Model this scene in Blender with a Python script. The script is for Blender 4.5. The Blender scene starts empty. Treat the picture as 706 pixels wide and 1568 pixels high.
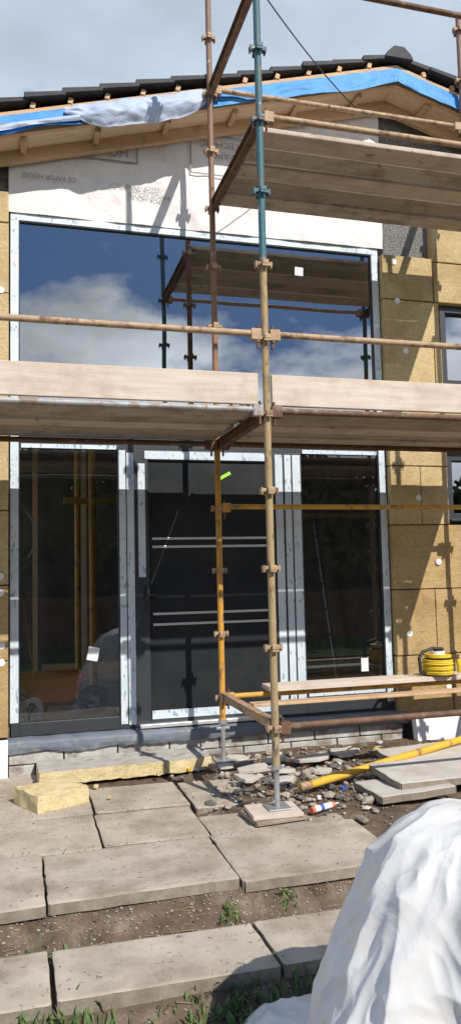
import bpy, math, random
from mathutils import Matrix, Vector, noise, Euler
random.seed(7)
sc=bpy.context.scene
COL=sc.collection
# ---------------------------------------------------------------- materials
def newmat(name):
    m=bpy.data.materials.new(name);m.use_nodes=True
    nt=m.node_tree;b=nt.nodes['Principled BSDF'];return m,nt,b
def setin(b,k,v):
    if k in b.inputs: b.inputs[k].default_value=v
def c4(c): return (c[0],c[1],c[2],1)
def noise_node(nt,scale,stretch=(1,1,1),detail=6,rough=.6,loc=(0,0,0)):
    tc=nt.nodes.new('ShaderNodeTexCoord');mp=nt.nodes.new('ShaderNodeMapping')
    mp.inputs['Scale'].default_value=stretch;mp.inputs['Location'].default_value=loc
    n=nt.nodes.new('ShaderNodeTexNoise');n.inputs['Scale'].default_value=scale
    n.inputs['Detail'].default_value=detail;n.inputs['Roughness'].default_value=rough
    nt.links.new(tc.outputs['Object'],mp.inputs['Vector']);nt.links.new(mp.outputs[0],n.inputs['Vector'])
    return n
def ramp(nt,fac,stops):
    r=nt.nodes.new('ShaderNodeValToRGB');e=r.color_ramp.elements
    e[0].position=stops[0][0];e[0].color=c4(stops[0][1]);e[1].position=stops[-1][0];e[1].color=c4(stops[-1][1])
    for p,c in stops[1:-1]:
        x=e.new(p);x.color=c4(c)
    nt.links.new(fac,r.inputs[0]);return r
def mixc(nt,fac,a,b,mode='MIX'):
    m=nt.nodes.new('ShaderNodeMix');m.data_type='RGBA';m.blend_type=mode
    if isinstance(fac,float): m.inputs[0].default_value=fac
    else: nt.links.new(fac,m.inputs[0])
    for i,s in ((6,a),(7,b)):
        if isinstance(s,tuple): m.inputs[i].default_value=c4(s)
        else: nt.links.new(s,m.inputs[i])
    return m.outputs[2]
def pm(name,c1,c2,scale=5,rough=.8,bump=.2,bscale=None,stretch=(1,1,1),metal=0,stain=None,stain_scale=2,stain_pos=(.55,.7),bdist=.01,spec=.5,speck=None,vary=None):
    m,nt,b=newmat(name)
    n=noise_node(nt,scale,stretch);r=ramp(nt,n.outputs[0],[(.3,c1),(.7,c2)])
    col=r.outputs[0]
    if stain:
        n2=noise_node(nt,stain_scale,(1,1,1),8,.65,(3,7,1))
        r2=ramp(nt,n2.outputs[0],[(stain_pos[0],(0,0,0)),(stain_pos[1],(1,1,1))])
        col=mixc(nt,r2.outputs[0],col,stain)
    if speck:
        n4=noise_node(nt,speck[1],(1,1,1),3,.7,(1,2,8))
        r4=ramp(nt,n4.outputs[0],[(speck[2],(0,0,0)),(speck[2]+.06,(1,1,1))])
        col=mixc(nt,r4.outputs[0],col,speck[0])
    if vary:
        oi=nt.nodes.new('ShaderNodeObjectInfo');rv=ramp(nt,oi.outputs['Random'],[(0,vary),(1,(1,1,1))])
        col=mixc(nt,1.0,col,rv.outputs[0],'MULTIPLY')
    nt.links.new(col,b.inputs['Base Color'])
    setin(b,'Roughness',rough);setin(b,'Metallic',metal);setin(b,'Specular IOR Level',spec)
    if bump:
        n3=noise_node(nt,bscale or scale*3,stretch,8,.7)
        bp=nt.nodes.new('ShaderNodeBump');bp.inputs['Strength'].default_value=bump;bp.inputs['Distance'].default_value=bdist
        nt.links.new(n3.outputs[0],bp.inputs['Height']);nt.links.new(bp.outputs[0],b.inputs['Normal'])
    return m
M={}
M['slab']=pm('concrete_slab',(.39,.335,.265),(.54,.475,.39),4,.9,.45,70,stain=(.245,.195,.145),stain_scale=2.6,stain_pos=(.45,.72),bdist=.008,speck=((.20,.155,.11),30,.62))
M['slabpale']=pm('pale_concrete_slab',(.48,.45,.40),(.60,.57,.52),5,.9,.35,70,stain=(.36,.31,.25),stain_scale=3,stain_pos=(.5,.8),bdist=.006)
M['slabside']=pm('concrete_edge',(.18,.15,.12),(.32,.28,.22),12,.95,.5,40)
M['toeb']=pm('toe_board_timber',(.57,.465,.38),(.72,.62,.53),4,.85,.25,20,(.6,7,7),stain=(.44,.34,.26),stain_scale=3,stain_pos=(.5,.78),speck=((.32,.23,.16),9,.68))
M['board']=pm('scaffold_board',(.57,.465,.38),(.72,.62,.53),4,.85,.25,20,(.6,7,7),stain=(.42,.32,.24),stain_scale=3,stain_pos=(.5,.75),speck=((.30,.21,.15),9,.64),vary=(.62,.58,.54))
M['board2']=pm('scaffold_board_weathered',(.50,.42,.34),(.68,.60,.51),4,.9,.3,20,(.6,8,8),stain=(.28,.22,.16),stain_scale=4,stain_pos=(.48,.72),speck=((.24,.17,.12),9,.64),vary=(.62,.58,.54))
M['board3']=pm('scaffold_board_old',(.36,.30,.24),(.58,.50,.42),5,.9,.3,20,(.6,9,9),stain=(.22,.17,.13),stain_scale=4,stain_pos=(.48,.72),speck=((.62,.58,.53),12,.68),vary=(.7,.66,.62))
M['timber']=pm('timber',(.50,.32,.18),(.64,.44,.27),4,.7,.15,20,(.5,8,8),stain=(.40,.23,.12),stain_scale=5)
M['ply']=pm('plywood_soffit',(.60,.44,.29),(.74,.58,.41),5,.7,.1,20,(.6,5,5))
M['rust']=pm('rusty_steel',(.10,.055,.035),(.22,.12,.075),14,.75,.3,60,metal=.2,stain=(.30,.24,.19),stain_scale=12,stain_pos=(.55,.7),bdist=.004)
M['galv']=pm('galvanised_steel',(.36,.37,.38),(.52,.53,.54),20,.45,.1,60,metal=.6,stain=(.3,.28,.25),stain_scale=10,bdist=.003)
M['galvdirty']=pm('galvanised_tube_dirty',(.22,.22,.22),(.46,.47,.48),16,.6,.2,60,(.3,1,1),metal=.3,stain=(.26,.19,.14),stain_scale=12,stain_pos=(.5,.62),bdist=.003)
M['ochre']=pm('ochre_steel',(.52,.27,.04),(.64,.36,.07),14,.6,.15,60,metal=0,stain=(.22,.13,.07),stain_scale=9,stain_pos=(.56,.66),bdist=.003)
M['yellowtube']=pm('yellow_steel',(.62,.36,.03),(.72,.44,.05),10,.5,.1,60,stain=(.3,.17,.06),stain_scale=9,stain_pos=(.58,.66),bdist=.003)
M['coupler']=pm('coupler_steel',(.34,.22,.13),(.52,.38,.24),20,.7,.2,60,metal=.1,stain=(.17,.10,.065),stain_scale=16,stain_pos=(.52,.66),bdist=.003)
M['anth']=pm('anthracite_frame',(.028,.033,.040),(.038,.043,.050),8,.45,.03,60)
M['door']=pm('anthracite_door',(.012,.015,.018),(.019,.023,.027),3,.5,.05,120,stain=(.034,.036,.037),stain_scale=2.2,stain_pos=(.45,.8),bdist=.002,spec=.22)
M['steel']=pm('brushed_steel',(.7,.7,.7),(.8,.8,.8),10,.35,0,metal=.6)
M['mem']=pm('breather_membrane',(.74,.70,.685),(.81,.78,.77),2,.6,.5,7,stain=(.68,.63,.62),stain_scale=3,bdist=.04)
M['blue']=pm('blue_underlay',(.03,.22,.58),(.06,.33,.74),6,.5,.5,10,bdist=.03)
M['lilac']=pm('loose_underlay',(.38,.46,.64),(.50,.58,.74),5,.5,.5,10,bdist=.03)
M['tile']=pm('roof_tile',(.025,.026,.03),(.05,.05,.056),14,.7,.3,60)
M['wool']=pm('mineral_wool',(.54,.405,.205),(.72,.575,.335),26,1,.9,60,(1,1,2.5),stain=(.43,.30,.14),stain_scale=3,stain_pos=(.46,.75),bdist=.012,spec=.1,speck=((.34,.24,.12),48,.62))
M['woolshade']=pm('mineral_wool_shaded',(.44,.30,.135),(.60,.45,.235),26,1,.9,60,(1,1,2.5),stain=(.34,.22,.09),stain_scale=3,stain_pos=(.46,.75),bdist=.012,spec=.1,speck=((.27,.18,.08),48,.62))  # darker wool for lower boards, shade under the deck put into the colour
M['woolY']=pm('yellow_wool',(.64,.52,.27),(.78,.66,.40),16,1,.9,50,(1,1,2.5),bdist=.012,stain=(.52,.40,.2),stain_scale=8,spec=.1,speck=((.42,.31,.14),40,.64))
M['wooltop']=pm('wool_facing',(.36,.34,.31),(.50,.48,.44),8,1,.6,50,bdist=.01,stain=(.26,.22,.17),stain_scale=9)
M['pebble']=pm('pebbledash',(.11,.105,.10),(.38,.37,.35),60,1,1,60,bdist=.03)
M['stonewall']=pm('masonry',(.10,.09,.08),(.3,.28,.25),18,1,.8,30,bdist=.03)
M['block']=pm('painted_block',(.38,.37,.35),(.54,.53,.50),10,.9,.6,40,stain=(.24,.21,.18),stain_scale=4,stain_pos=(.48,.60),bdist=.008)
M['flash']=pm('grey_flashing',(.12,.145,.18),(.19,.22,.26),6,.5,.6,14,stain=(.32,.32,.31),stain_scale=5,bdist=.02)
M['poly']=pm('polystyrene',(.78,.79,.80),(.84,.85,.86),20,.9,.2,80)
M['white']=pm('white_paper',(.75,.76,.78),(.8,.8,.82),10,.7,0)
M['black']=pm('black_plastic',(.015,.015,.015),(.03,.03,.03),10,.5,0)
M['yellow']=pm('yellow_plastic',(.72,.50,.02),(.80,.58,.04),10,.5,.1)
M['red']=pm('red_plastic',(.70,.13,.05),(.78,.18,.08),8,.5,.1)
M['bluep']=pm('blue_label',(.05,.10,.4),(.07,.14,.5),8,.5,0)
M['green']=pm('green_label',(.35,.75,.05),(.4,.8,.08),8,.5,0)
M['stone']=pm('rubble_stone',(.20,.165,.13),(.46,.41,.35),9,.95,.6,40,bdist=.01)
M['stonedark']=pm('dark_rubble_stone',(.08,.075,.07),(.2,.18,.16),9,.95,.6,40,bdist=.01)
M['brick']=pm('brick_fragment',(.32,.15,.09),(.42,.22,.14),14,.95,.5,40)
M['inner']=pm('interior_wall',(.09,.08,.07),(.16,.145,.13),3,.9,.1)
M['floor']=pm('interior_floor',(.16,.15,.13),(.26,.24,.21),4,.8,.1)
M['print']=pm('print_ink',(.22,.22,.23),(.3,.3,.31),8,.8,0)
M['leafT']=pm('tree_leaf',(.02,.04,.01),(.085,.11,.025),1.5,.7,0)
M['bark']=pm('bark',(.06,.045,.03),(.13,.10,.07),8,.9,.6,20,(1,1,.2))
M['weed']=pm('weed_leaf',(.05,.10,.02),(.12,.19,.05),12,.7,0)
M['drygrass']=pm('dry_stalk',(.22,.16,.09),(.36,.28,.17),12,.9,0)
M['fence']=pm('fence_wood',(.14,.075,.045),(.22,.12,.07),6,.9,.2,20,(6,6,.6))
def tape_mat():
    m,nt,b=newmat('protective_tape')
    n=noise_node(nt,5);base=ramp(nt,n.outputs[0],[(.3,(.52,.62,.70)),(.7,(.68,.75,.80))]).outputs[0]
    n2=noise_node(nt,44,(1,1,.4),2,.5);n3=noise_node(nt,5,(1,1,1),1,.5,(5,5,5))
    ma=nt.nodes.new('ShaderNodeMath');ma.operation='MULTIPLY'
    r2=ramp(nt,n2.outputs[0],[(.60,(0,0,0)),(.63,(1,1,1))]);r3=ramp(nt,n3.outputs[0],[(.44,(0,0,0)),(.48,(1,1,1))])
    nt.links.new(r2.outputs[0],ma.inputs[0]);nt.links.new(r3.outputs[0],ma.inputs[1])
    nt.links.new(mixc(nt,ma.outputs[0],base,(.30,.39,.47)),b.inputs['Base Color'])
    setin(b,'Roughness',.4)
    n4=noise_node(nt,12);bp=nt.nodes.new('ShaderNodeBump');bp.inputs['Strength'].default_value=.4;bp.inputs['Distance'].default_value=.01
    nt.links.new(n4.outputs[0],bp.inputs['Height']);nt.links.new(bp.outputs[0],b.inputs['Normal'])
    return m
M['tape']=tape_mat()
def pole_mat(name,stops,zmax):
    m,nt,b=newmat(name)
    tc=nt.nodes.new('ShaderNodeTexCoord');sp=nt.nodes.new('ShaderNodeSeparateXYZ');nt.links.new(tc.outputs['Object'],sp.inputs[0])
    n=noise_node(nt,6,(1,1,.5));a=nt.nodes.new('ShaderNodeMath');a.operation='MULTIPLY_ADD';a.inputs[1].default_value=.9;nt.links.new(n.outputs[0],a.inputs[0]);nt.links.new(sp.outputs[2],a.inputs[2])
    d=nt.nodes.new('ShaderNodeMath');d.operation='DIVIDE';d.inputs[1].default_value=zmax;nt.links.new(a.outputs[0],d.inputs[0])
    r=ramp(nt,d.outputs[0],stops)
    n2=noise_node(nt,16,(1,1,.5),8,.7,(9,2,4));r2=ramp(nt,n2.outputs[0],[(.53,(0,0,0)),(.64,(1,1,1))])
    col=mixc(nt,r2.outputs[0],r.outputs[0],(.17,.12,.085))
    n5=noise_node(nt,30,(1,1,.4),6,.7,(2,2,4));r5=ramp(nt,n5.outputs[0],[(.62,(0,0,0)),(.66,(1,1,1))])
    nt.links.new(mixc(nt,r5.outputs[0],col,(.5,.47,.42)),b.inputs['Base Color'])
    setin(b,'Roughness',.6)
    return m
M['polef']=pole_mat('front_standard_paint',[(0,(.36,.28,.16)),(.60,(.38,.27,.12)),(.615,(.035,.14,.17)),(.85,(.045,.13,.16)),(1,(.04,.10,.13))],6.6)
M['poleb']=pole_mat('rear_standard_paint',[(0,(.58,.30,.04)),(.46,(.55,.28,.04)),(.50,(.34,.19,.07)),(.6,(.26,.14,.07)),(1,(.22,.13,.09))],6.6)
def glass_mat(name,const):
    m,nt,b=newmat(name);nt.nodes.remove(b)
    t=nt.nodes.new('ShaderNodeBsdfTransparent');t.inputs[0].default_value=(.84,.88,.87,1)
    g=nt.nodes.new('ShaderNodeBsdfGlossy');g.inputs['Roughness'].default_value=0.0;g.inputs[0].default_value=(.90,.95,1,1)
    lw=nt.nodes.new('ShaderNodeFresnel');lw.inputs[0].default_value=1.5
    a=nt.nodes.new('ShaderNodeMath');a.operation='MULTIPLY_ADD';a.inputs[1].default_value=1.2;a.inputs[2].default_value=const;nt.links.new(lw.outputs[0],a.inputs[0])
    n=noise_node(nt,1.2,(1,1,1),1);bp=nt.nodes.new('ShaderNodeBump');bp.inputs['Strength'].default_value=.10;bp.inputs['Distance'].default_value=.02
    nt.links.new(n.outputs[0],bp.inputs['Height']);nt.links.new(bp.outputs[0],g.inputs['Normal'])
    mx=nt.nodes.new('ShaderNodeMixShader');nt.links.new(a.outputs[0],mx.inputs[0]);nt.links.new(t.outputs[0],mx.inputs[1]);nt.links.new(g.outputs[0],mx.inputs[2])
    nt.links.new(mx.outputs[0],nt.nodes['Material Output'].inputs[0]);return m
M['glass']=glass_mat('solar_control_glass',.34)
M['glassclear']=glass_mat('clear_window_glass',.08)
def plastic_mat():
    m,nt,b=newmat('white_plastic_sheet')
    n=noise_node(nt,4);r=ramp(nt,n.outputs[0],[(.3,(.76,.755,.74)),(.7,(.83,.825,.81))])
    nt.links.new(r.outputs[0],b.inputs['Base Color']);setin(b,'Roughness',.36);setin(b,'Specular IOR Level',.5)
    n3=noise_node(nt,7,(1,1,.7),5,.5);n3.inputs['Distortion'].default_value=1.2
    bp=nt.nodes.new('ShaderNodeBump');bp.inputs['Strength'].default_value=.38;bp.inputs['Distance'].default_value=.02
    nt.links.new(n3.outputs[0],bp.inputs['Height']);nt.links.new(bp.outputs[0],b.inputs['Normal'])
    tr=nt.nodes.new('ShaderNodeBsdfTranslucent');tr.inputs[0].default_value=(.85,.84,.82,1)
    mx=nt.nodes.new('ShaderNodeMixShader');mx.inputs[0].default_value=.12
    nt.links.new(b.outputs[0],mx.inputs[1]);nt.links.new(tr.outputs[0],mx.inputs[2]);nt.links.new(mx.outputs[0],nt.nodes['Material Output'].inputs[0])
    return m
M['sheet']=plastic_mat()
def soil_mat():
    m,nt,b=newmat('soil_and_grass')
    n=noise_node(nt,7,(1,1,1),10,.7);soil=ramp(nt,n.outputs[0],[(.3,(.09,.065,.045)),(.55,(.19,.14,.10)),(.75,(.35,.285,.22))]).outputs[0]
    n2=noise_node(nt,9,(1,1,1),8,.7,(4,4,4));grass=ramp(nt,n2.outputs[0],[(.3,(.03,.06,.015)),(.7,(.09,.14,.03))]).outputs[0]
    tc=nt.nodes.new('ShaderNodeTexCoord');sp=nt.nodes.new('ShaderNodeSeparateXYZ');nt.links.new(tc.outputs['Object'],sp.inputs[0])
    mr=nt.nodes.new('ShaderNodeMapRange');mr.inputs[1].default_value=.8;mr.inputs[2].default_value=-.5;nt.links.new(sp.outputs[1],mr.inputs[0])
    nt.links.new(mixc(nt,mr.outputs[0],soil,grass),b.inputs['Base Color']);setin(b,'Roughness',1);setin(b,'Specular IOR Level',.1)
    n3=noise_node(nt,45,(1,1,1),10,.75);bp=nt.nodes.new('ShaderNodeBump');bp.inputs['Strength'].default_value=.9;bp.inputs['Distance'].default_value=.02
    nt.links.new(n3.outputs[0],bp.inputs['Height']);nt.links.new(bp.outputs[0],b.inputs['Normal']);return m
M['soil']=soil_mat()
# ---------------------------------------------------------------- mesh builder
def empty(name):
    e=bpy.data.objects.new(name,None);e.empty_display_size=.1;COL.objects.link(e);return e
class MB:
    def __init__(s): s.v=[];s.f=[];s.mi=[];s.sm=[];s.mats=[]
    def m(s,k):
        if k not in s.mats: s.mats.append(k)
        return s.mats.index(k)
    def add(s,vs,fs,k,smooth=False):
        o=len(s.v);s.v+=[tuple(v) for v in vs];i=s.m(k)
        for f in fs: s.f.append(tuple(o+a for a in f));s.mi.append(i);s.sm.append(smooth)
    def box(s,x0,x1,y0,y1,z0,z1,k,rot=None):
        vs=[Vector((x,y,z)) for z in (z0,z1) for y in (y0,y1) for x in (x0,x1)]
        if rot is not None:
            c=Vector(((x0+x1)/2,(y0+y1)/2,(z0+z1)/2));R=Euler(rot).to_matrix();vs=[c+R@(v-c) for v in vs]
        s.add(vs,[(0,2,3,1),(4,5,7,6),(0,1,5,4),(2,6,7,3),(0,4,6,2),(1,3,7,5)],k)
    def cyl(s,p0,p1,r,k,n=16,r2=None,cap=True):
        p0=Vector(p0);p1=Vector(p1);r2=r if r2 is None else r2;d=(p1-p0).normalized()
        a=d.orthogonal().normalized();b=d.cross(a);vs=[]
        for p,rr in ((p0,r),(p1,r2)):
            for i in range(n):
                t=2*math.pi*i/n;vs.append(p+a*math.cos(t)*rr+b*math.sin(t)*rr)
        s.add(vs,[(i,(i+1)%n,n+(i+1)%n,n+i) for i in range(n)],k,True)
        if cap:
            s.add(vs,[tuple(range(n))[::-1],tuple(range(n,2*n))],k)
    def path(s,pts,r,k,n=8):
        for a,b in zip(pts[:-1],pts[1:]): s.cyl(a,b,r,k,n)
    def grid(s,fn,nu,nv,k,smooth=True):
        vs=[fn(i/nu,j/nv) for j in range(nv+1) for i in range(nu+1)]
        s.add(vs,[(j*(nu+1)+i,j*(nu+1)+i+1,(j+1)*(nu+1)+i+1,(j+1)*(nu+1)+i) for j in range(nv) for i in range(nu)],k,smooth)
    def prism(s,poly,y0,y1,k):
        n=len(poly);vs=[(x,y0,z) for x,z in poly]+[(x,y1,z) for x,z in poly]
        s.add(vs,[tuple(range(n)),tuple(range(n,2*n))[::-1]]+[(i,n+i,n+(i+1)%n,(i+1)%n) for i in range(n)],k)
    def torus(s,c,R,r,k,axis='Z',n=32,m=8,wob=0):
        vs=[]
        for i in range(n):
            t=2*math.pi*i/n;RR=R+wob*math.sin(t*3+R*50)
            for j in range(m):
                q=2*math.pi*j/m;x=(RR+r*math.cos(q))*math.cos(t);y=(RR+r*math.cos(q))*math.sin(t);z=r*math.sin(q)
                p=(x,y,z) if axis=='Z' else (x,z,y) if axis=='Y' else (z,x,y)
                vs.append((c[0]+p[0],c[1]+p[1],c[2]+p[2]))
        s.add(vs,[(i*m+j,((i+1)%n)*m+j,((i+1)%n)*m+(j+1)%m,i*m+(j+1)%m) for i in range(n) for j in range(m)],k,True)
    def rock(s,c,r,k,sq=.6,seed=0):
        t=(1+5**.5)/2
        vs=[Vector(a).normalized() for a in [(-1,t,0),(1,t,0),(-1,-t,0),(1,-t,0),(0,-1,t),(0,1,t),(0,-1,-t),(0,1,-t),(t,0,-1),(t,0,1),(-t,0,-1),(-t,0,1)]]
        fs=[(0,11,5),(0,5,1),(0,1,7),(0,7,10),(0,10,11),(1,5,9),(5,11,4),(11,10,2),(10,7,6),(7,1,8),(3,9,4),(3,4,2),(3,2,6),(3,6,8),(3,8,9),(4,9,5),(2,4,11),(6,2,10),(8,6,7),(9,8,1)]
        R=Euler((random.random()*6,random.random()*6,random.random()*6)).to_matrix()
        sx,sy=random.uniform(.7,1.3),random.uniform(.7,1.3)
        out=[]
        for v in vs:
            w=R@(v*random.uniform(.7,1.15));out.append(Vector((c[0]+w.x*r*sx,c[1]+w.y*r*sy,c[2]+w.z*r*sq)))
        s.add(out,fs,k)
    def obj(s,name,parent=None,bevel=0):
        me=bpy.data.meshes.new(name);me.from_pydata(s.v,[],s.f);me.update()
        for k in s.mats: me.materials.append(M[k])
        me.polygons.foreach_set('material_index',s.mi);me.polygons.foreach_set('use_smooth',s.sm)
        ob=bpy.data.objects.new(name,me);COL.objects.link(ob)
        if parent: ob.parent=parent
        if bevel:
            b=ob.modifiers.new('b','BEVEL');b.width=bevel;b.segments=2;b.limit_method='ANGLE';b.angle_limit=math.radians(50)
        return ob
# ---------------------------------------------------------------- HOUSE
house=empty('house')
SL=.277;XR=3.41
def zs(x): return 6.04-SL*abs(x-XR)
XL,XRR=-1.15,7.97
w=MB()
w.box(XL,-.05,6.53,6.8,-.2,zs(-.6),'stonewall')
w.box(3.33,3.97,6.53,6.8,-.2,4.75,'pebble')
w.box(3.97,5.2,6.53,6.8,-.2,2.0,'pebble');w.box(3.97,5.2,6.53,6.8,2.62,3.30,'pebble');w.box(3.97,5.2,6.53,6.8,4.08,4.75,'pebble')
w.box(5.2,XRR,6.53,6.8,-.2,4.75,'pebble')
w.prism([(XL,zs(XL)-.02),(-.05,4.61),(-.05,zs(-.05))],6.54,6.8,'stonewall')
w.prism([(-.05,4.6),(3.33,4.6),(3.33,4.752),(XRR,4.752),(XRR,zs(XRR)),(XR,zs(XR)),(-.05,zs(-.05))],6.53,6.8,'pebble')
w.obj('walls',house)
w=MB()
w.box(XL,XL+.25,6.8,14,-.2,.5,'pebble');w.box(XL,XL+.25,6.8,14,3.0,4.7,'pebble');w.box(XL,XL+.25,6.8,6.95,.5,3.0,'pebble');w.box(XL,XL+.25,9.9,14,.5,3.0,'pebble')  # unseen opening added in this side wall to let skylight indoors
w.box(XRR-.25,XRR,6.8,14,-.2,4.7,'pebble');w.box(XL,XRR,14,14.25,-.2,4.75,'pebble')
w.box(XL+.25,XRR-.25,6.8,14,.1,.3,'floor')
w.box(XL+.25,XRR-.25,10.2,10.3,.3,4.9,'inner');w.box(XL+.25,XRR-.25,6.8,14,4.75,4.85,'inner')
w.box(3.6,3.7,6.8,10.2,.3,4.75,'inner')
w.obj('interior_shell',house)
w=MB();w.box(-.05,3.33,6.50,6.8,-.2,.15,'stonewall')
z=-.14
for r in range(3):
    x=-.06-(r%2)*.22
    while x<3.36:
        L=.43
        o=random.uniform(0,.02)
        w.box(max(x,-.06)+.006,min(x+L,3.38)-.006,6.43+o,6.52,z+.006,z+.097,'block',(random.uniform(-.01,.01),random.uniform(-.012,.012),0))
        x+=L
    z+=.1
w.obj('block_plinth',house,.006)
w=MB()
def fl(u,v):
    x=-.08+3.5*u
    n=noise.noise(Vector((x*6,v*2,0)))*.008+noise.noise(Vector((x*19,v*5,3)))*.005
    prof=[(6.53,.268),(6.43,.255),(6.405,.24),(6.40,.19),(6.41,.155)]
    t=v*4;i=min(3,int(t));q=t-i
    y=prof[i][0]*(1-q)+prof[i+1][0]*q;z=prof[i][1]*(1-q)+prof[i+1][1]*q
    return (x,y+n,z+n*.8-(.015*noise.noise(Vector((x*3,0,9))) if v>.7 else 0))
w.grid(fl,200,12,'flash');w.obj('flashing',house)
F0,F1=6.50,6.57
w=MB()
def fr(x0,x1,z0,z1,y0=F0,y1=F1,k='anth'): w.box(x0,x1,y0,y1,z0,z1,k)
fr(-.04,.03,.27,4.6);fr(3.25,3.32,.27,4.6);fr(.03,3.25,4.53,4.6);fr(.03,3.25,2.61,2.87)
fr(.83,1.09,.27,2.61);fr(2.21,2.49,.27,2.61)
fr(.03,.83,.27,.375);fr(2.49,3.25,.27,.51);fr(1.09,2.21,2.52,2.61);fr(1.09,2.21,.27,.36)
w.obj('window_frames',house,.004)
w=MB()
T0,T1=6.494,6.4995
def tp(x0,x1,z0,z1,r=0): w.box(x0,x1,T0,T1,z0,z1,'tape',(0,r,0))
tp(-.045,.02,.38,4.54);tp(3.26,3.325,.34,4.54);tp(-.045,3.325,4.542,4.61)
tp(.84,.895,.31,2.6);tp(.905,.965,.30,2.58);tp(1.0,1.06,1.52,2.49)
tp(2.235,2.305,.40,2.59);tp(2.325,2.385,.40,2.59);tp(2.40,2.475,.42,2.59)
tp(1.06,2.2,2.53,2.60);tp(1.1,2.2,.33,.40,.004);tp(.04,.82,2.605,2.64);tp(2.5,3.24,2.605,2.64)
tp(2.5,3.24,.43,.49)
w.obj('protective_tape',house)
w=MB()
def gl(x0,x1,z0,z1,y=6.525,k='glass'):
    w.add([(x0,y,z0),(x1,y,z0),(x1,y,z1),(x0,y,z1)],[(0,1,2,3)],k)
gl(.03,3.25,2.87,4.53);gl(.03,.83,.375,2.61,k='glassclear');gl(2.49,3.25,.51,2.61,k='glassclear');gl(4.02,5.15,3.36,4.04,6.56);gl(4.02,5.15,2.05,2.58,6.56)
w.obj('glazing',house)
w=MB()
for z0,z1 in ((3.30,4.08),(2.0,2.62)):
    w.box(3.97,4.03,6.50,6.6,z0,z1,'anth');w.box(5.14,5.2,6.50,6.6,z0,z1,'anth');w.box(4.03,5.14,6.50,6.6,z0,z0+.06,'anth');w.box(4.03,5.14,6.50,6.6,z1-.05,z1,'anth')
    w.box(3.95,5.2,6.41,6.52,z0-.02,z0,'anth')
w.obj('side_window_frame',house,.003)
w=MB();w.box(1.09,2.21,6.52,6.575,.36,2.52,'door')
for z in (1.845,1.775,1.205,1.115): w.box(1.12,2.205,6.508,6.522,z-.010,z+.010,'steel')
w.box(1.045,1.07,6.49,6.502,1.24,1.45,'black');w.cyl((1.057,6.50,1.37),(1.057,6.44,1.37),.011,'black');w.cyl((1.057,6.445,1.37),(1.19,6.445,1.365),.011,'black')
w.cyl((1.057,6.50,1.28),(1.057,6.485,1.28),.016,'black')
w.box(.99,2.22,6.44,6.50,.272,.30,'steel')
w.box(1.72,1.83,6.508,6.514,2.38,2.41,'green',(0,-.5,0))
w.obj('front_door',house,.002)
w=MB()
w.box(.57,.66,6.515,6.520,.84,.95,'white',(0,.2,0));w.box(3.02,3.09,6.515,6.520,.62,.74,'white');w.box(2.49,2.57,6.515,6.520,4.28,4.36,'white',(0,.05,0))
w.obj('glass_stickers',house)
w=MB()
def mem(u,v):
    x=-.06+3.44*u;z0=4.60;z1=zs(x)+.01;z=z0+(z1-z0)*v
    n=noise.noise(Vector((x*2.3,z*3.1,0)))*.014+noise.noise(Vector((x*7,z*4+x*3,5)))*.008+abs(noise.noise(Vector((x*4+z*3,z*2,8))))*.014
    return (x,6.485+n-.008,z)
w.grid(mem,170,60,'mem');w.obj('breather_membrane',house)
def text(body,x,z,size,rot=0,y=6.460):
    t=bpy.data.curves.new('printed_text','FONT');t.body=body;t.size=size;t.align_x='CENTER';t.align_y='CENTER';t.extrude=.0005
    t.materials.append(M['print']);o=bpy.data.objects.new('printed_text',t);o.location=(x,y,z);o.rotation_euler=(math.pi/2,rot,0);COL.objects.link(o);o.parent=house
pi=math.pi
text('CE VAPOR HOUSE',.27,4.93,.055,pi);text('VAPOR HOUSE',1.13,4.86,.055,pi);text('VAPOR HOUSE IN EST',1.0,4.93,.045,pi)
text('HO',.86,5.235,.12,pi);text('TECHNIC',1.78,5.42,.09,pi);text('VAPOR',1.78,5.32,.09,pi);text('VAPOR HOUSE',2.75,5.35,.055,pi)
w=MB()
for x0,x1,z0,z1 in ((.53,1.03,5.14,5.30),(1.50,2.03,5.12,5.50)):
    for a,b,c,d in ((x0,x1,z0,z0+.012),(x0,x1,z1-.012,z1),(x0,x0+.012,z0+.012,z1-.012),(x1-.012,x1,z0+.012,z1-.012)): w.box(a,b,6.458,6.460,c,d,'print')
w.obj('printed_logo_frame',house)
w=MB()
def wool(x0,x1,z0,z1):
    o=random.uniform(0,.014);g=.0045
    w.box(x0+g,x1-g,6.425+o,6.53,z0+g,z1-g,'woolshade' if z1<=1.96 else 'wool',(random.uniform(-.005,.005),0,random.uniform(-.005,.005)))
z=.28;r=0
while z<4.7:
    z1=min(z+.6,4.75);wool(-1.13,-.63+(.2 if r%2 else 0),z,z1);wool(-.63+(.2 if r%2 else 0),-.055,z,z1);z=z1;r+=1
wool(3.335,3.9,.15,.75);wool(3.9,5.1,.15,.75);wool(3.335,3.75,.75,1.35);wool(3.75,4.95,.75,1.35);wool(3.335,4.1,1.35,1.95);wool(4.1,5.2,1.35,1.95)
wool(3.335,3.65,1.95,2.5);wool(3.65,3.94,1.95,2.5);wool(3.335,3.94,2.5,3.1);wool(3.94,5.2,2.66,3.27);wool(3.335,3.86,3.1,3.7);wool(3.86,3.94,3.1,3.7);wool(3.335,3.93,3.7,4.1);wool(3.335,3.87,4.1,4.53)
wool(3.88,4.9,4.1,4.5);wool(3.88,5.2,4.5,4.88);wool(5.2,6.4,.2,.8);wool(5.2,6.4,.8,1.4);wool(5.2,6.4,1.4,2.0);wool(5.2,6.4,2.0,4.6)
w.obj('mineral_wool_boards',house,.006)
w=MB()
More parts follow.
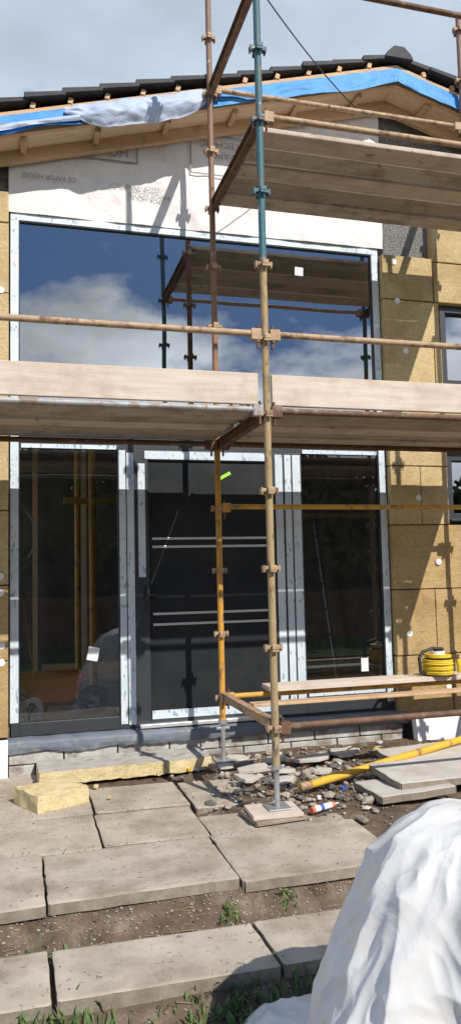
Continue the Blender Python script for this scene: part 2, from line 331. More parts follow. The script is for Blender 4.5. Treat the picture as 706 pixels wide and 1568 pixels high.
for x,z in ((3.47,.95),(3.46,4.46),(3.48,4.08),(3.55,3.6),(-.12,1.55),(-.12,1.42),(-.11,1.0),(-.11,.87),(3.8,1.6),(3.62,2.2),(3.85,.45),(-.12,3.9)):
    w.cyl((x,6.422,z),(x,6.435,z),.028,'white',20)
w.obj('insulation_fixings',house)
# ---- roof
roof=MB()
RY0=6.15
def rz(x,o): return zs(x)+o
for sgn in (-1,1):
    x0=XR;x1=XL-.25 if sgn<0 else XRR+.25
    roof.prism([(x0,rz(x0,.14)),(x1,rz(x1,.14)),(x1,rz(x1,.18)),(x0,rz(x0,.18))],RY0+.05,14.4,'timber')
    for y0,y1,b in ((RY0,RY0+.045,.0),(6.40,6.455,-.10)):
        roof.prism([(x0,rz(x0,b)),(x1,rz(x1,b)),(x1,rz(x1,.139)),(x0,rz(x0,.139))],y0,y1,'timber')
    roof.prism([(x0,rz(x0,.004)),(x1,rz(x1,.004)),(x1,rz(x1,.018)),(x0,rz(x0,.018))],RY0+.047,6.40,'ply')
    i=0
    while True:
        x=XR+sgn*(.35+i*.6);i+=1
        if (x<x1 if sgn<0 else x>x1): break
        roof.box(x-.022,x+.022,RY0+.05,6.40,rz(x,-.045),rz(x,.0),'timber',(0,-sgn*.27,0))
    i=0;p=.30
    while True:
        a=XR+sgn*(i*p+.02);b=XR+sgn*((i+1)*p+.05)
        if (b<x1-.1 if sgn<0 else b>x1+.1): break
        roof.prism([(b,rz(b,.255)),(b,rz(b,.30)),(a,rz(a,.27)),(a,rz(a,.235))],RY0-.06+random.uniform(-.03,.02),14.4,'tile')
        roof.box(b-sgn*.07-.02,b-sgn*.07+.02,RY0-.03,14.3,rz(b-sgn*.07,.185),rz(b-sgn*.07,.235),'timber',(0,-sgn*.27,0))
        i+=1
    roof.prism([(x0,rz(x0,.141)),(x1,rz(x1,.141)),(x1,rz(x1,.185)),(x0,rz(x0,.185))],RY0-.022,RY0+.048,'timber')
y=RY0-.09
while y<14.3:
    roof.prism([(XR-.14,rz(XR,.21)),(XR-.12,rz(XR,.26)),(XR-.05,rz(XR,.325)),(XR+.05,rz(XR,.325)),(XR+.12,rz(XR,.26)),(XR+.14,rz(XR,.21))],y,y+.42,'tile');y+=.425
roof.obj('roof',house,.004)
w=MB()
def bm(u,v,sgn):
    L=XR-(XL-.2);x=XR+sgn*L*u
    n=noise.noise(Vector((x*3,v*1.5,sgn)))
    drop=.02+.165*v*(1+.3*noise.noise(Vector((x*2.2,0,7))))
    y=RY0-.028-.02*v-abs(n)*.035*v-noise.noise(Vector((x*9,v*3,2)))*.008
    return (x,y,zs(x)+.15-drop+.02)
w.grid(lambda u,v:bm(u,v,-1),180,10,'blue');w.grid(lambda u,v:bm(u,v,1),180,10,'blue')
def lm(u,v):
    x=.38+1.27*u
    e=math.sin(pi*min(1,u*3)/2)*math.sin(pi*min(1,(1-u)*4)/2)
    bulge=.05*e*math.sin(pi*min(1,v*1.05))+.01
    y=RY0-.055-bulge-.02*noise.noise(Vector((x*5,v*2,1)))-.012*noise.noise(Vector((x*13,v*5,4)))
    z=zs(x)+.145+.02*noise.noise(Vector((x*4,0,3)))-(.06+.17*e)*v+.012*noise.noise(Vector((x*11,v*3,9)))
    return (x,y,z)
w.grid(lm,110,18,'lilac')
def lm2(u,v):
    x=-1.2+1.7*u
    y=RY0-.075-.03*abs(noise.noise(Vector((x*4,v,2))));z=zs(x)+.055-(.05+.035*noise.noise(Vector((x*2,0,1))))*v
    return (x,y,z)
w.grid(lm2,90,6,'lilac')
w.obj('roof_underlay',house)
w=MB();pts=[]
for i in range(25):
    t=i/24;pts.append((1.6+1.6*t,4.78+1.66*t,5.62+.28*t-.25*t*(1-t)))
w.path(pts,.005,'black',6);w.obj('cable',house)
# interior things seen through glass
wb=empty('wheelbarrow')
w=MB()
c=Vector((.30,7.02,.3))
tb=[(-.16,-.12,.16),(.17,-.12,.16),(.17,.14,.16),(-.16,.14,.16),(-.28,-.22,.36),(.26,-.20,.36),(.26,.24,.38),(-.28,.24,.38)]
w.add([c+Vector(p) for p in tb],[(0,3,2,1),(0,1,5,4),(1,2,6,5),(2,3,7,6),(3,0,4,7)],'red')
for a,b in ((4,5),(5,6),(6,7),(7,4)): w.cyl(c+Vector(tb[a]),c+Vector(tb[b]),.012,'red',8)
w.obj('tray',wb)
w=MB()
for s in (-.15,.15):
    w.path([c+Vector((-.6,s*1.1,.4)),c+Vector((-.15,s,.15)),c+Vector((.36,s*.25,.13))],.014,'black')
    w.path([c+Vector((-.15,s,.15)),c+Vector((-.24,s,.0)),c+Vector((-.08,s,.0)),c+Vector((-.04,s,.16))],.012,'black')
w.obj('frame',wb)
w=MB();w.torus(c+Vector((.36,0,.14)),.10,.035,'black','Y');w.cyl(c+Vector((.36,-.04,.14)),c+Vector((.36,.04,.14)),.045,'galv');w.obj('wheel',wb)
w=MB()
for i in range(6): w.torus((.13,6.70,.45),.05+.008*i,.0035,'white','Y',wob=.004)
w.obj('hose_coil')
w=MB();w.cyl((.72,7.6,.3),(.72,7.6,3.9),.035,'ochre');w.cyl((.62,8.2,.3),(.62,8.2,3.9),.03,'ochre');w.box(.45,1.0,7.62,7.68,2.25,2.31,'ochre')
w.box(.3,1.4,9.5,9.6,.3,.5,'timber')
for x in (.2,.8,1.4,2.6,3.1): w.box(x,x+.06,9.9,10.0,.3,4,'timber')
w.obj('interior_props',house)
# step ladder inside the right-hand room
w=MB()
for x in (3.05,3.42): w.obox if False else w.cyl((x,8.0,.3),(x-.02,8.5,2.1),.02,'galv',8)
for i in range(6): w.cyl((3.05,8.06+.08*i,.55+.28*i),(3.41,8.06+.08*i,.55+.28*i),.016,'galv',8)
w.obj('ladder')
w=MB();pts=[]
for i in range(20):
    t=i/19;pts.append((.04+.11*math.sin(t*pi*.9)+.02*t,6.62,2.15-.45*t))
w.path(pts,.008,'white',6)
pts=[(.05+.10*t/12,6.7,1.4-.06*t) for t in range(13)];w.path(pts,.008,'ochre',6);w.obj('conduit_loop',house)
# ---------------------------------------------------------------- SCAFFOLDING
sca=empty('scaffolding')
YF,YB=4.75,6.06
XS=(-.84,1.59,4.04)
z0r=.55;dz=.5065
for xi,x in enumerate(XS):
    for y,k,rk in ((YF,'polef','coupler'),(YB,'poleb','coupler')):
        w=MB()
        w.cyl((x,y,.30 if y==YF else .36),(x,y,6.75),.0245,k,20)
        w.cyl((x,y,.06),(x,y,.40),.017,'galv',14)
        zz=.07
        while zz<.34: w.cyl((x,y,zz),(x,y,zz+.006),.0195,'galv',12);zz+=.014
        w.cyl((x,y,.29 if y==YF else .34),(x,y,.315 if y==YF else .37),.036,'galv',10)
        w.box(x-.055,x+.055,y-.008,y+.008,.295,.312,'galv')
        w.box(x-.075,x+.075,y-.075,y+.075,.052,.06,'galv')
        for i in range(13):
            z=z0r+dz*i
            if z>6.7: break
            kk=rk if z<3.6 or y==YB else k
            for dx,dy in ((1,0),(-1,0),(0,1),(0,-1)):
                a,b=.022,.060
                if dx:
                    w.box(x+min(dx*a,dx*b),x+max(dx*a,dx*b),y-.02,y+.02,z-.012,z+.012,kk);w.box(x+dx*.052-.005,x+dx*.052+.005,y-.022,y+.022,z-.028,z+.018,kk)
                else:
                    w.box(x-.02,x+.02,y+min(dy*a,dy*b),y+max(dy*a,dy*b),z-.012,z+.012,kk);w.box(x-.022,x+.022,y+dy*.052-.005,y+dy*.052+.005,z-.028,z+.018,kk)
        w.obj('standard',sca,.002)
def led(x0,x1,y,z,k,n='ledger'):
    w=MB();w.cyl((x0+.06,y,z),(x1-.06,y,z),.0215,k,18)
    for x,s in ((x0,1),(x1,-1)):
        w.box(x+min(s*.03,s*.10),x+max(s*.03,s*.10),y-.026,y+.026,z-.045,z+.030,k)
        w.box(x+s*.05-.006,x+s*.05+.006,y-.012,y+.012,z-.10,z+.06,'rust')
    w.obj(n,sca,.003)
A,B_,C=XS
led(A,B_,YF,z0r+5*dz+.03,'coupler','guard_rail');led(B_,C,YF,z0r+5*dz+.03,'coupler','guard_rail')
led(A,B_,YF,z0r+4*dz+.025,'galvdirty');led(B_,C,YF,z0r+4*dz+.02,'rust');led(A,B_,YB,z0r+4*dz+.02,'rust');led(B_,C,YB,z0r+4*dz+.02,'rust')
led(B_,C,YB,z0r+3*dz+.01,'ochre');led(B_,C,YF,z0r+.0,'rust');led(B_,C,YB,z0r-.0,'ochre')
led(B_,C,YF,z0r+8*dz+.03,'coupler');led(B_,C,YB,z0r+10*dz+.05,'coupler','guard_rail');led(B_,C,YF,z0r+10*dz+.03,'rust','guard_rail')
for x in XS:
    for i in (0,4,8,10):
        if x==A and i!=4 and i!=0: continue
        z=z0r+dz*i+.015;w=MB();k='rust' if i else 'coupler'
        w.box(x-.028,x+.028,YF+.05,YB-.05,z+.02,z+.028,k);w.box(x-.004,x+.004,YF+.05,YB-.05,z-.045,z+.02,k)
        if i: w.box(x-.024,x+.024,YF+.05,YB-.05,z-.052,z-.045,k)
        w.box(x-.026,x+.026,YF+.03,YF+.09,z-.05,z+.018,k);w.box(x-.026,x+.026,YB-.09,YB-.03,z-.05,z+.018,k)
        w.obj('transom',sca,.002)
def deck(x0,x1,z,mats):
    for i in range(5):
        y=4.935+i*.233
        w=MB();k=mats[i%len(mats)]
        dzz=random.uniform(0,.012)+(.010 if i%2 else 0)
        w.box(x0+random.uniform(-.01,.01),x1,y,y+.214,z+dzz,z+.038+dzz,k,(random.uniform(-.03,.03),0,random.uniform(-.0015,.0015)))
        for xe in (x0+.03,x1-.02): w.box(xe-.02,xe+.02,y-.002,y+.216,z+dzz-.004,z+.042+dzz,'galvdirty')
        w.obj('deck_board',sca,.009)
deck(A+.03,B_-.03,2.612,['board2','board3','board2','board','galvdirty']);deck(B_+.03,C,2.612,['board3','board2','board','board3','board2'])
deck(B_+.03,C,4.64,['board','board2','board','board3','board2'])
w=MB()
x=A+.1
while x<B_-.1: w.cyl((x,5.855,2.640),(x,5.847,2.640),.008,'black',10);x+=.05
w.obj('steel_board_holes',sca)
w=MB();w.box(A+.02,B_-.045,YF+.03,YF+.068,2.645,2.855,'toeb',(.02,0,0));w.obj('toe_board',sca,.004)
w=MB();w.box(B_+.05,C,YF+.03,YF+.068,2.640,2.85,'toeb',(-.02,0,0));w.obj('toe_board',sca,.004)
w=MB();w.box(1.95,4.3,5.93,6.15,.585,.623,'toeb',(.02,.0,0));w.obj('low_board',sca,.004)
w=MB();w.box(1.62,4.2,5.30,5.42,.585,.605,'timber');w.obj('low_board',sca,.004)
w=MB()
w.box(1.39,1.73,4.60,4.88,.0,.024,'board3',(0,0,.1));w.box(1.40,1.72,4.61,4.87,.026,.050,'toeb',(0,0,-.05))
w.obj('sole_board',sca,.003)
w=MB();w.box(1.45,1.80,5.95,6.2,.0,.048,'board3',(0,0,.3));w.obj('sole_board',sca,.003)
w=MB();w.cyl((1.88,5.12,.05),(4.3,5.83,.235),.028,'yellowtube',20);w.cyl((1.88,5.12,.05),(1.95,5.14,.055),.031,'coupler',20);w.obj('scaffold_tube')
# ---------------------------------------------------------------- GROUND
def st(a,b,t):
    t=min(1,max(0,(t-a)/(b-a)));return t*t*(3-2*t)
def gz(x,y):
    n=noise.noise(Vector((x*2.2,y*2.2,0)))*.018+noise.noise(Vector((x*9,y*9,3)))*.009
    z=-.27+.10*st(3.0,3.25,y)+.125*st(3.72,3.86,y)
    if y>4.3 and x>1.15: z+=.035*st(4.3,4.9,y)*st(1.15,1.6,x)
    z+=.02*st(5.8,6.3,y)
    far=max(0,max(-y,y-20,abs(x)-10))
    return z+n*(1 if far<=0 else .5)
def lin(a,b,s):
    o=[];x=a
    while x<b-1e-6: o.append(x);x+=s
    return o
xs=[-200,-100,-50,-25,-12,-7,-4,-2.5]+lin(-1.6,5,.035)+[5,6,8,12,25,50,100,200]
ys=[-200,-100,-50,-25,-12,-7,-4,-2,-1,0,.5,1,1.5,2]+lin(2.4,6.7,.035)+[6.75,8,12,20,50,100,200]
w=MB();vs=[(x,y,gz(x,y)) for y in ys for x in xs];nx=len(xs)
w.add(vs,[(j*nx+i,j*nx+i+1,(j+1)*nx+i+1,(j+1)*nx+i) for j in range(len(ys)-1) for i in range(nx-1)],'soil',True)
w.obj('ground')
def slab(w,x0,x1,y0,y1,z,t=.05,tilt=(0,0),jag=.0012,k='slab'):
    n=30;m=20
    ch=[random.random() for _ in range(4)]
    def P(u,v,top):
        x=x0+(x1-x0)*u;y=y0+(y1-y0)*v
        e=(u in(0,1)) or (v in (0,1))
        if e:
            a=max(0,noise.noise(Vector((x*17,y*17,z*9)))-.38)*.022
            dx=jag*noise.noise(Vector((x*9,y*9,z*9)))*3;dy=jag*noise.noise(Vector((x*9,y*9,z*9+5)))*3
            if u in (0,1): x+=dx+a*(1-2*u)
            if v in (0,1): y+=dy+a*(1-2*v)
            if u in (0,1) and v in (0,1):
                q=.005+.022*(ch[int(u)*2+int(v)]**4);x+=q*(1-2*u);y+=q*(1-2*v)
        zz=z+tilt[0]*(u-.5)+tilt[1]*(v-.5)+(.002*noise.noise(Vector((x*4,y*4,1)))+.0008*noise.noise(Vector((x*22,y*22,1))) if top else -t)
        if top and e: zz-=.004
        return (x,y,zz)
    us=[0,.01]+[i/n for i in range(1,n)]+[.99,1];vv=[0,.015]+[i/m for i in range(1,m)]+[.985,1]
    top=[P(u,v,True) for v in vv for u in us];N=len(us)
    w.add(top,[(j*N+i,j*N+i+1,(j+1)*N+i+1,(j+1)*N+i) for j in range(len(vv)-1) for i in range(N-1)],k,True)
    ring=[(i,0) for i in range(N)]+[(N-1,j) for j in range(1,len(vv))]+[(i,len(vv)-1) for i in range(N-2,-1,-1)]+[(0,j) for j in range(len(vv)-2,0,-1)]
    tp_=[top[j*N+i] for i,j in ring];bt=[(a[0],a[1],a[2]-t) for a in tp_];L=len(ring)
    w.add(tp_+bt,[(i,L+i,L+(i+1)%L,(i+1)%L) for i in range(L)],'slabside')
pav=MB();g=.006
R=lambda:(random.uniform(-.009,.009),random.uniform(-.009,.009))
for x0,x1 in ((-1.7,-.78),(-.78,.14),(.14,1.085),(1.085,2.0)): slab(pav,x0+g,x1-g,3.83+random.uniform(-.02,.01),4.525,0.006,.05,R())
for x0,x1 in ((-1.3,-.42),(-.42,.48),(.48,1.11)): slab(pav,x0+g,x1-g,4.54,5.165,.0,.05,R())
slab(pav,1.12,1.98,4.54,4.95,-.012,.05,R())
for x0,x1 in ((-1.3,-.42),(-.42,.49),(.495,1.13)): slab(pav,x0+g,x1-g,5.18,5.80,.0,.05,R())
slab(pav,1.15,1.7,5.1,5.75,-.01,.05,R());slab(pav,-1.3,.2,5.83,6.4,-.01,.05,R())
for x0,x1 in ((-.8,.14),(.15,1.08),(1.085,2.0)): slab(pav,x0+g,x1-g,3.22+random.uniform(-.01,.01),3.655,-.12,.06,R())
pav.obj('patio')
w=MB();slab(w,2.48,3.45,4.80,5.30,.115,.045,(.0,.02),.003,'slabpale');w.obj('paving_slab')
w=MB();slab(w,2.30,2.85,4.72,5.15,.060,.045,(.02,-.01),.003,'slabpale');w.obj('paving_slab')
w=MB();slab(w,2.75,3.7,5.28,5.72,.12,.045,(.03,.02),.003,'slabpale');w.obj('paving_slab')
w=MB()
for i in range(1200):
    x=random.gauss(2.15,.6);y=random.gauss(5.5,.5)
    if x<1.15 or y>6.35 or y<4.35: continue
    if x<1.7 and y<4.95: continue
    r=random.choice([.005,.006,.008,.01,.012,.016,.022,.035])*random.uniform(.6,1.4);w.rock((x,y,gz(x,y)+r*.3+.01),r,random.choice(['stone']*6+['stonedark']*3+['brick']*(1 if r<.02 else 0)+['slabpale']))
for i in range(16):
    x=random.uniform(1.75,2.6);y=random.uniform(4.9,6.1);r=random.uniform(.035,.06);w.rock((x,y,gz(x,y)+r*.5),r,random.choice(['stone','stonedark']),.6)
w.obj('rubble')
w=MB()
for i in range(4200):
    q=random.random()
    if q<.33: x=random.uniform(-.6,2.2);y=random.uniform(3.66,3.84)
    elif q<.5: x=random.uniform(-.3,2.0);y=random.uniform(2.7,3.2)
    elif q<.62: x=random.uniform(-.3,2.0);y=random.choice([3.83,4.53,5.17,3.66])+random.uniform(-.04,.04)
    else: x=random.uniform(1.2,3.4);y=random.uniform(4.9,6.4)
    r=random.uniform(.002,.009);w.rock((x,y,gz(x,y)+r*.4),r,random.choice(['stone','stone','stonedark']))
for i in range(600):
    x=random.uniform(-.3,1.9);y=random.choice([random.uniform(3.3,5.7),random.uniform(4.9,5.9),5.17+random.gauss(0,.05),4.53+random.gauss(0,.05)])
    if 3.66<y<3.84: continue
    r=random.uniform(.0015,.005);w.rock((x,y,(.006 if y>3.8 else -.118)+r*.5),r,random.choice(['stone','stonedark','stonedark']))
w.obj('gravel')
w=MB()
for x,y,s,a in ((1.75,5.75,.14,.3),(1.95,5.6,.10,1.),(1.62,5.5,.11,.6),(2.3,5.9,.18,.2),(2.6,6.0,.16,.9),(1.85,5.35,.08,2.),(1.98,5.95,.10,.4),(2.2,5.5,.08,.8),(1.72,6.1,.12,2.2),(2.1,5.25,.06,.3),(1.55,5.9,.07,1.2)):
    n=random.choice([5,6,7]);top=[];ax,ay=random.uniform(-.12,.12),random.uniform(-.12,.12)
    for i in range(n):
        t=a+2*pi*(i+random.uniform(-.25,.25))/n;rr=s*random.uniform(.65,1.15);px=rr*math.cos(t);py=rr*.75*math.sin(t)
        top.append((x+px,y+py,.062+ax*px+ay*py))
    bt=[(p[0],p[1],p[2]-.03) for p in top]
    w.add(top+bt,[tuple(range(n)),tuple(range(n,2*n))[::-1]]+[(i,n+i,n+(i+1)%n,(i+1)%n) for i in range(n)],'slabpale')
w.obj('broken_slab_pieces',None,.005)
w=MB()
for x,y,k in ((1.95,4.95,'white'),(2.2,5.1,'bluep'),(1.5,5.3,'white'),(2.45,5.75,'white'),(1.3,6.0,'yellow'),(1.05,5.95,'woolY'),(.55,5.75,'woolY'),(.62,5.45,'woolY'),(1.7,5.2,'red')):
    s=random.uniform(.012,.026);q=[(x+s*math.cos(t)*random.uniform(.6,1.2),y+s*math.sin(t)*random.uniform(.6,1.2),.03+random.uniform(-.004,.01)) for t in (0,1.3,2.5,3.8,5.1)]
    w.add(q+[(p[0],p[1],p[2]-.02) for p in q],[(0,1,2,3,4),(9,8,7,6,5)]+[(i,5+i,5+(i+1)%5,(i+1)%5) for i in range(5)],k)
w.obj('litter')
def blades(w,cx,cy,z,n,spread,h,k='weed'):
    for i in range(n):
        x=random.gauss(cx,spread);y=random.gauss(cy,spread*.6);a=random.random()*6.28;l=h*random.uniform(.4,1.2);wd=random.uniform(.003,.008);t=random.uniform(.3,1.2)
        d=Vector((math.cos(a),math.sin(a),0));s=Vector((-d.y,d.x,0))*wd;b=Vector((x,y,gz(x,y)+z))
        p1=b+Vector((0,0,l*.5))+d*l*.25*t;p2=p1+Vector((0,0,l*.3))+d*l*.5*t
        w.add([b-s*.4,b+s*.4,p1+s,p1-s,p2],[(0,1,2,3),(3,2,4)],k)
w=MB();blades(w,1.0,3.76,0,45,.025,.045);blades(w,1.3,3.78,0,35,.025,.04)
blades(w,.12,3.07,0,420,.13,.08);blades(w,.8,2.98,0,480,.16,.07);blades(w,.62,2.92,0,160,.15,.05);blades(w,1.0,3.10,0,300,.14,.07);blades(w,.1,3.72,0,40,.05,.035)
blades(w,.3,3.75,0,25,.1,.025);blades(w,.7,3.7,0,25,.1,.02);blades(w,.14,4.2,.03,12,.01,.02)
w.obj('weeds')
w=MB()
for i in range(90):
    x=random.uniform(-.2,1.5);y=random.choice([random.uniform(3.67,3.82),random.uniform(2.8,3.18)]);a=random.random()*3.14;l=random.uniform(.03,.16)
    z=gz(x,y)+.012;d=Vector((math.cos(a),math.sin(a)*.4,random.uniform(-.03,.08)))*l
    w.cyl(Vector((x,y,z)),Vector((x,y,z))+d,.0018,'drygrass',5)
w.obj('dry_twigs')
# ---------------------------------------------------------------- loose objects
def chunk(name,c,sx,sy,sz,rz_,k,ktop,jag):
    w=MB();Rm=Matrix.Rotation(rz_,3,'Z')
    def P(p):
        q=Rm@Vector((p[0]*sx/2,p[1]*sy/2,0));q.z=(p[2]+1)*sz/2
        q+=Vector(c);n=noise.noise_vector(q*14)*jag+noise.noise_vector(q*45)*jag*.5;return q+n
    N=40;K=8
    def face(f,nu,nv,kk): w.grid(lambda u,v:P(f(u*2-1,v*2-1)),nu,nv,kk)
    face(lambda a,b:(a,-1,b),N,K,k);face(lambda a,b:(a,1,b),N,K,k);face(lambda a,b:(-1,a,b),N//2,K,k);face(lambda a,b:(1,a,b),N//2,K,k)
    face(lambda a,b:(a,b,1),N,N//2,ktop);face(lambda a,b:(a,b,-1),N,4,k)
    return w.obj(name)
chunk('insulation_block',(.235,5.52,.005),.38,.34,.105,.45,'woolY','woolY',.008)
chunk('insulation_board',(.82,6.21,.0),1.32,.40,.095,.03,'woolY','wooltop',.009)
w=MB();w.box(3.42,4.25,6.28,6.36,.0,.24,'poly',(-.15,0,.02));w.obj('polystyrene_board',None,.006)
w=MB();w.box(-.9,-.06,6.36,6.42,-.02,.27,'poly',(0,.0,0));w.obj('polystyrene_board',None,.006)
w=MB();a=Vector((1.80,4.70,.025));d=Vector((.19,.08,0))
w.cyl(a,a+d*.12,.020,'red',16);w.cyl(a+d*.12,a+d*.35,.0195,'white',16);w.cyl(a+d*.35,a+d*.5,.0198,'bluep',16);w.cyl(a+d*.5,a+d*.85,.0195,'white',16);w.cyl(a+d*.85,a+d*.95,.0198,'red',16);w.cyl(a+d*.95,a+d*1.2,.007,'white',10,.003)
w.obj('sealant_tube')
w=MB();cx,cy,cz=3.50,6.0,.628
for j in range(9):
    w.torus((cx,cy,cz+.014+j*.014),.125+.006*math.sin(j*2.3),.0075,'yellow','Z',36,8,.004)
w.cyl((cx,cy,cz),(cx,cy,cz+.15),.105,'black',24);w.cyl((cx,cy,cz+.15),(cx,cy,cz+.175),.115,'yellow',28)
w.cyl((cx,cy,cz+.175),(cx,cy,cz+.20),.06,'white',20);w.box(cx-.03,cx+.03,cy-.03,cy+.03,cz+.20,cz+.212,'black')
pts=[(cx-.11,cy,cz+.01),(cx-.18,cy-.02,cz+.03),(cx-.19,cy-.02,cz+.15),(cx-.15,cy-.01,cz+.20),(cx-.05,cy,cz+.225),(cx+.05,cy,cz+.215)]
w.path(pts,.014,'black',10)
for q in range(4):
    w.path([(cx+.12+.014*q,cy-.08,cz+.13),(cx+.14+.014*q,cy-.09,cz+.08),(cx+.135+.014*q,cy-.09,cz+.02)],.007,'yellow',8)
w.obj('cable_reel')
w=MB();pts=[(2.55+.9*t/20,5.85+.05*math.sin(t*.8),.09+.02*math.sin(t*.5)) for t in range(21)];w.path(pts,.006,'yellow',6);w.obj('extension_cable')
# plastic sheeted heap
w=MB();HC=Vector((1.50,2.16,-.27));Hh=1.05
def ridge(q): return 1-abs(noise.noise(q))*2.4
def heap(u,v):
    th=u*2*pi;t=v*pi/2
    r=math.cos(t)**.62 if v<1 else 0;z=math.sin(t)**.85 if v>0 else 0
    cx,sx=math.cos(th),math.sin(th)
    P=Vector((cx*r,sx*r,z))
    wr=noise.noise_vector(P*1.4)*.4
    wr2=noise.noise_vector(P*4.0)*.10
    f1=ridge(Vector((cx*1.5+z*.5,sx*1.5,z*.6))+wr*.6+Vector((3,1,0)))
    f2=ridge(Vector((cx*3.0+z*1.6,sx*3.0-z*.8,z*.8))+wr+wr2+Vector((7,2,5)))
    f3=ridge(Vector((P.x*3.0+z*2.0,P.y*3.0,z*1.6))+wr*2+wr2+Vector((1,8,2)))
    f4=ridge(Vector((P.x*6+z*5,P.y*6,z*3))+wr*3+wr2*3)
    amp=.4+.6*(1-z)
    d=.10*f1*amp+.06*f2*amp+.026*f3+.008*f4-.10
    rr=r*(1+d*1.25)
    flare=.10*max(0,.15-z)/.15
    dz_=.06*noise.noise(P*2.0+Vector((0,0,4)))+.020*ridge(P*2.4+wr)+.005*f4*r
    return (HC.x+cx*(.70*rr+flare),HC.y+sx*(.52*rr+flare),HC.z+Hh*z+dz_*(z**.5)*(1 if v>0 else 0))
w.grid(heap,600,300,'sheet')
w.obj('plastic_sheeting')
w=MB()
def flap(u,v):
    x=.80+.55*u;y=2.50+.60*v
    e=math.sin(pi*v)**.5 if 0<v<1 else 0
    e2=min(1,u*4)
    n=(.10+ridge(Vector((x*4+y*2,y*3,2)))*.05+ridge(Vector((x*9,y*7-x*5,1)))*.012)*e*e2
    return (x+.05*noise.noise(Vector((0,y*5,0))),y+.05*noise.noise(Vector((x*6,0,0))),-.262+n+.05*u)
w.grid(flap,120,120,'sheet');w.obj('plastic_sheet_skirt')
# ---------------------------------------------------------------- garden behind the camera (seen in the glass)
def leaf(w,p,s):
    e=Euler((random.random()*6,random.random()*6,0)).to_matrix()
    w.add([p+e@Vector(q)*s for q in ((-1,-.5,0),(1,-.5,0),(1.2,.5,0),(-.8,.5,0))],[(0,1,2,3)],'leafT')
def tree(x,y,h,cr):
    w=MB();base=Vector((x,y,-.25));top=base+Vector((0,0,h*.55))
    w.cyl(base,base+Vector((.05,0,h*.3)),.17,'bark',10,.12);w.cyl(base+Vector((.05,0,h*.3)),top,.12,'bark',10,.06)
    for i in range(36):
        a=random.random()*6.28;ph=random.uniform(-.8,1);rr=cr*math.sqrt(1-min(.95,ph*ph))*random.uniform(.35,1)
        c=Vector((x+rr*math.cos(a),y+rr*math.sin(a),h*.58+ph*h*.38))
        if i<14: w.cyl(base+Vector((0,0,h*random.uniform(.25,.5))),c,.05,'bark',6,.012)
        for j in range(60): leaf(w,c+Vector((random.gauss(0,.38),random.gauss(0,.38),random.gauss(0,.3))),random.uniform(.10,.18))
    w.obj('tree')
for x,y,h,cr in ((-5.5,-9,6.0,1.9),(-2.3,-9.5,6.3,2.1),(.8,-9.7,5.2,2.0),(3.6,-9.5,5.9,2.1),(6.5,-9.3,6.2,2.0),(9.5,-10,5.4,2.0),(-9.5,-11,6,2.2)): tree(x,y,h,cr)
w=MB()
w.grid(lambda u,v:(-16+34*u,-12.3+.5*noise.noise(Vector((u*20,v*3,0))),-.3+(4.6+.7*noise.noise(Vector((u*14,0,5))))*v),80,14,'leafT')
for i in range(9000):
    x=random.uniform(-16,18);zt=4.5+.7*noise.noise(Vector(((x+16)/34*14,0,5)))
    leaf(w,Vector((x,-12.0+random.gauss(0,.25),random.uniform(-.2,zt+.25))),random.uniform(.10,.2))
w.obj('conifer_hedge')
w=MB()
x=-14
while x<16: w.box(x,x+.14,-7.5,-7.475,-.25,1.0+.02*random.random(),'fence');x+=.152
w.box(-14,16,-7.47,-7.43,.2,.28,'fence');w.box(-14,16,-7.47,-7.43,.75,.83,'fence');w.obj('garden_fence')
# ---------------------------------------------------------------- light, sky, camera
k_,s_=.37,.95
L=Vector((-k_,1,-s_)).normalized()
sun=bpy.data.lights.new('sun','SUN');sun.energy=5.0;sun.angle=math.radians(.5);sun.color=(1,.94,.85)
so=bpy.data.objects.new('sun',sun);COL.objects.link(so);so.rotation_euler=L.to_track_quat('-Z','Y').to_euler()
W=bpy.data.worlds.new('World');sc.world=W;W.use_nodes=True;nt=W.node_tree;nt.nodes.clear()
out=nt.nodes.new('ShaderNodeOutputWorld');bg=nt.nodes.new('ShaderNodeBackground');bg.inputs[1].default_value=.1
sky=nt.nodes.new('ShaderNodeTexSky');sky.sky_type='NISHITA';sky.sun_disc=False
sky.sun_elevation=math.asin(-L.z);sky.sun_rotation=math.atan2(-L.x,-L.y)
tc=nt.nodes.new('ShaderNodeTexCoord');sp=nt.nodes.new('ShaderNodeSeparateXYZ');nt.links.new(tc.outputs['Generated'],sp.inputs[0])
def mth(op,a,b=None,c=None,clamp=False):
    n=nt.nodes.new('ShaderNodeMath');n.operation=op;n.use_clamp=clamp
    for i,v in enumerate((a,b,c)):
        if v is None: continue
        if isinstance(v,(int,float)): n.inputs[i].default_value=v
        else: nt.links.new(v,n.inputs[i])
    return n.outputs[0]
n=nt.nodes.new('ShaderNodeTexNoise');n.inputs['Scale'].default_value=3.6;n.inputs['Detail'].default_value=9;n.inputs['Roughness'].default_value=.52
mp=nt.nodes.new('ShaderNodeMapping');mp.inputs['Scale'].default_value=(1,1,2.0);mp.inputs['Location'].default_value=(2.3,.4,.7);nt.links.new(tc.outputs['Generated'],mp.inputs[0]);nt.links.new(mp.outputs[0],n.inputs['Vector'])
front=mth('MULTIPLY_ADD',sp.outputs[1],3,.5,True)
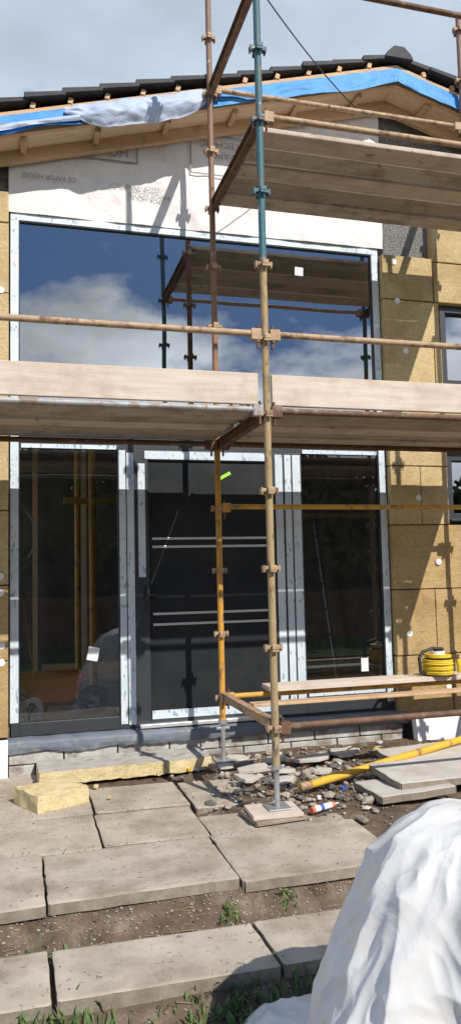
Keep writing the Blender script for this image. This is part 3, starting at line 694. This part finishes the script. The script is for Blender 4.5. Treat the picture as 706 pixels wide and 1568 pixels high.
back=mth('SUBTRACT',1,front)
low=mth('MULTIPLY_ADD',sp.outputs[2],-2.4,.80)
nz=mth('MULTIPLY_ADD',n.outputs[0],1.8,-.4)
cov=mth('ADD',mth('ADD',nz,mth('MULTIPLY',front,.42)),mth('MULTIPLY',low,back))
fac=mth('MULTIPLY',mth('SUBTRACT',cov,.52),6,None,True)
fac2=mth('MULTIPLY',fac,mth('MULTIPLY_ADD',front,-.10,1))
def mixw(f,a,b):
    m=nt.nodes.new('ShaderNodeMix');m.data_type='RGBA'
    for i,v in ((0,f),(6,a),(7,b)):
        if isinstance(v,(tuple,float)): m.inputs[i].default_value=v
        else: nt.links.new(v,m.inputs[i])
    return m.outputs[2]
clear=mixw(.88,sky.outputs[0],(1.15,2.5,5.6,1))
cl=mixw(front,(13.5,14,14.6,1),(7.2,8.3,9.6,1))
sh=nt.nodes.new('ShaderNodeTexNoise');sh.inputs['Scale'].default_value=4;sh.inputs['Detail'].default_value=6;nt.links.new(mp.outputs[0],sh.inputs['Vector'])
shade=mth('MULTIPLY_ADD',sh.outputs[0],mth('MULTIPLY_ADD',back,1.4,.8),mth('MULTIPLY_ADD',back,-.6,.45))
cm=nt.nodes.new('ShaderNodeVectorMath');cm.operation='SCALE';nt.links.new(cl,cm.inputs[0]);nt.links.new(shade,cm.inputs['Scale'])
nt.links.new(mixw(fac2,clear,cm.outputs[0]),bg.inputs[0]);nt.links.new(bg.outputs[0],out.inputs[0])
cam=bpy.data.cameras.new('camera');co=bpy.data.objects.new('camera',cam);COL.objects.link(co)
cam.sensor_fit='VERTICAL';cam.sensor_height=24;cam.lens=24*1178/1568;cam.clip_end=1000;cam.clip_start=.05
Mx=Matrix.Rotation(-math.radians(15.6),4,'Z')@Matrix.Rotation(pi/2+math.radians(4.6),4,'X')@Matrix.Rotation(math.radians(-1.26),4,'Z')
co.matrix_world=Matrix.Translation((0,0,1.53))@Mx
sc.camera=co
sc.view_settings.view_transform='Standard';sc.view_settings.look='None';sc.view_settings.exposure=0
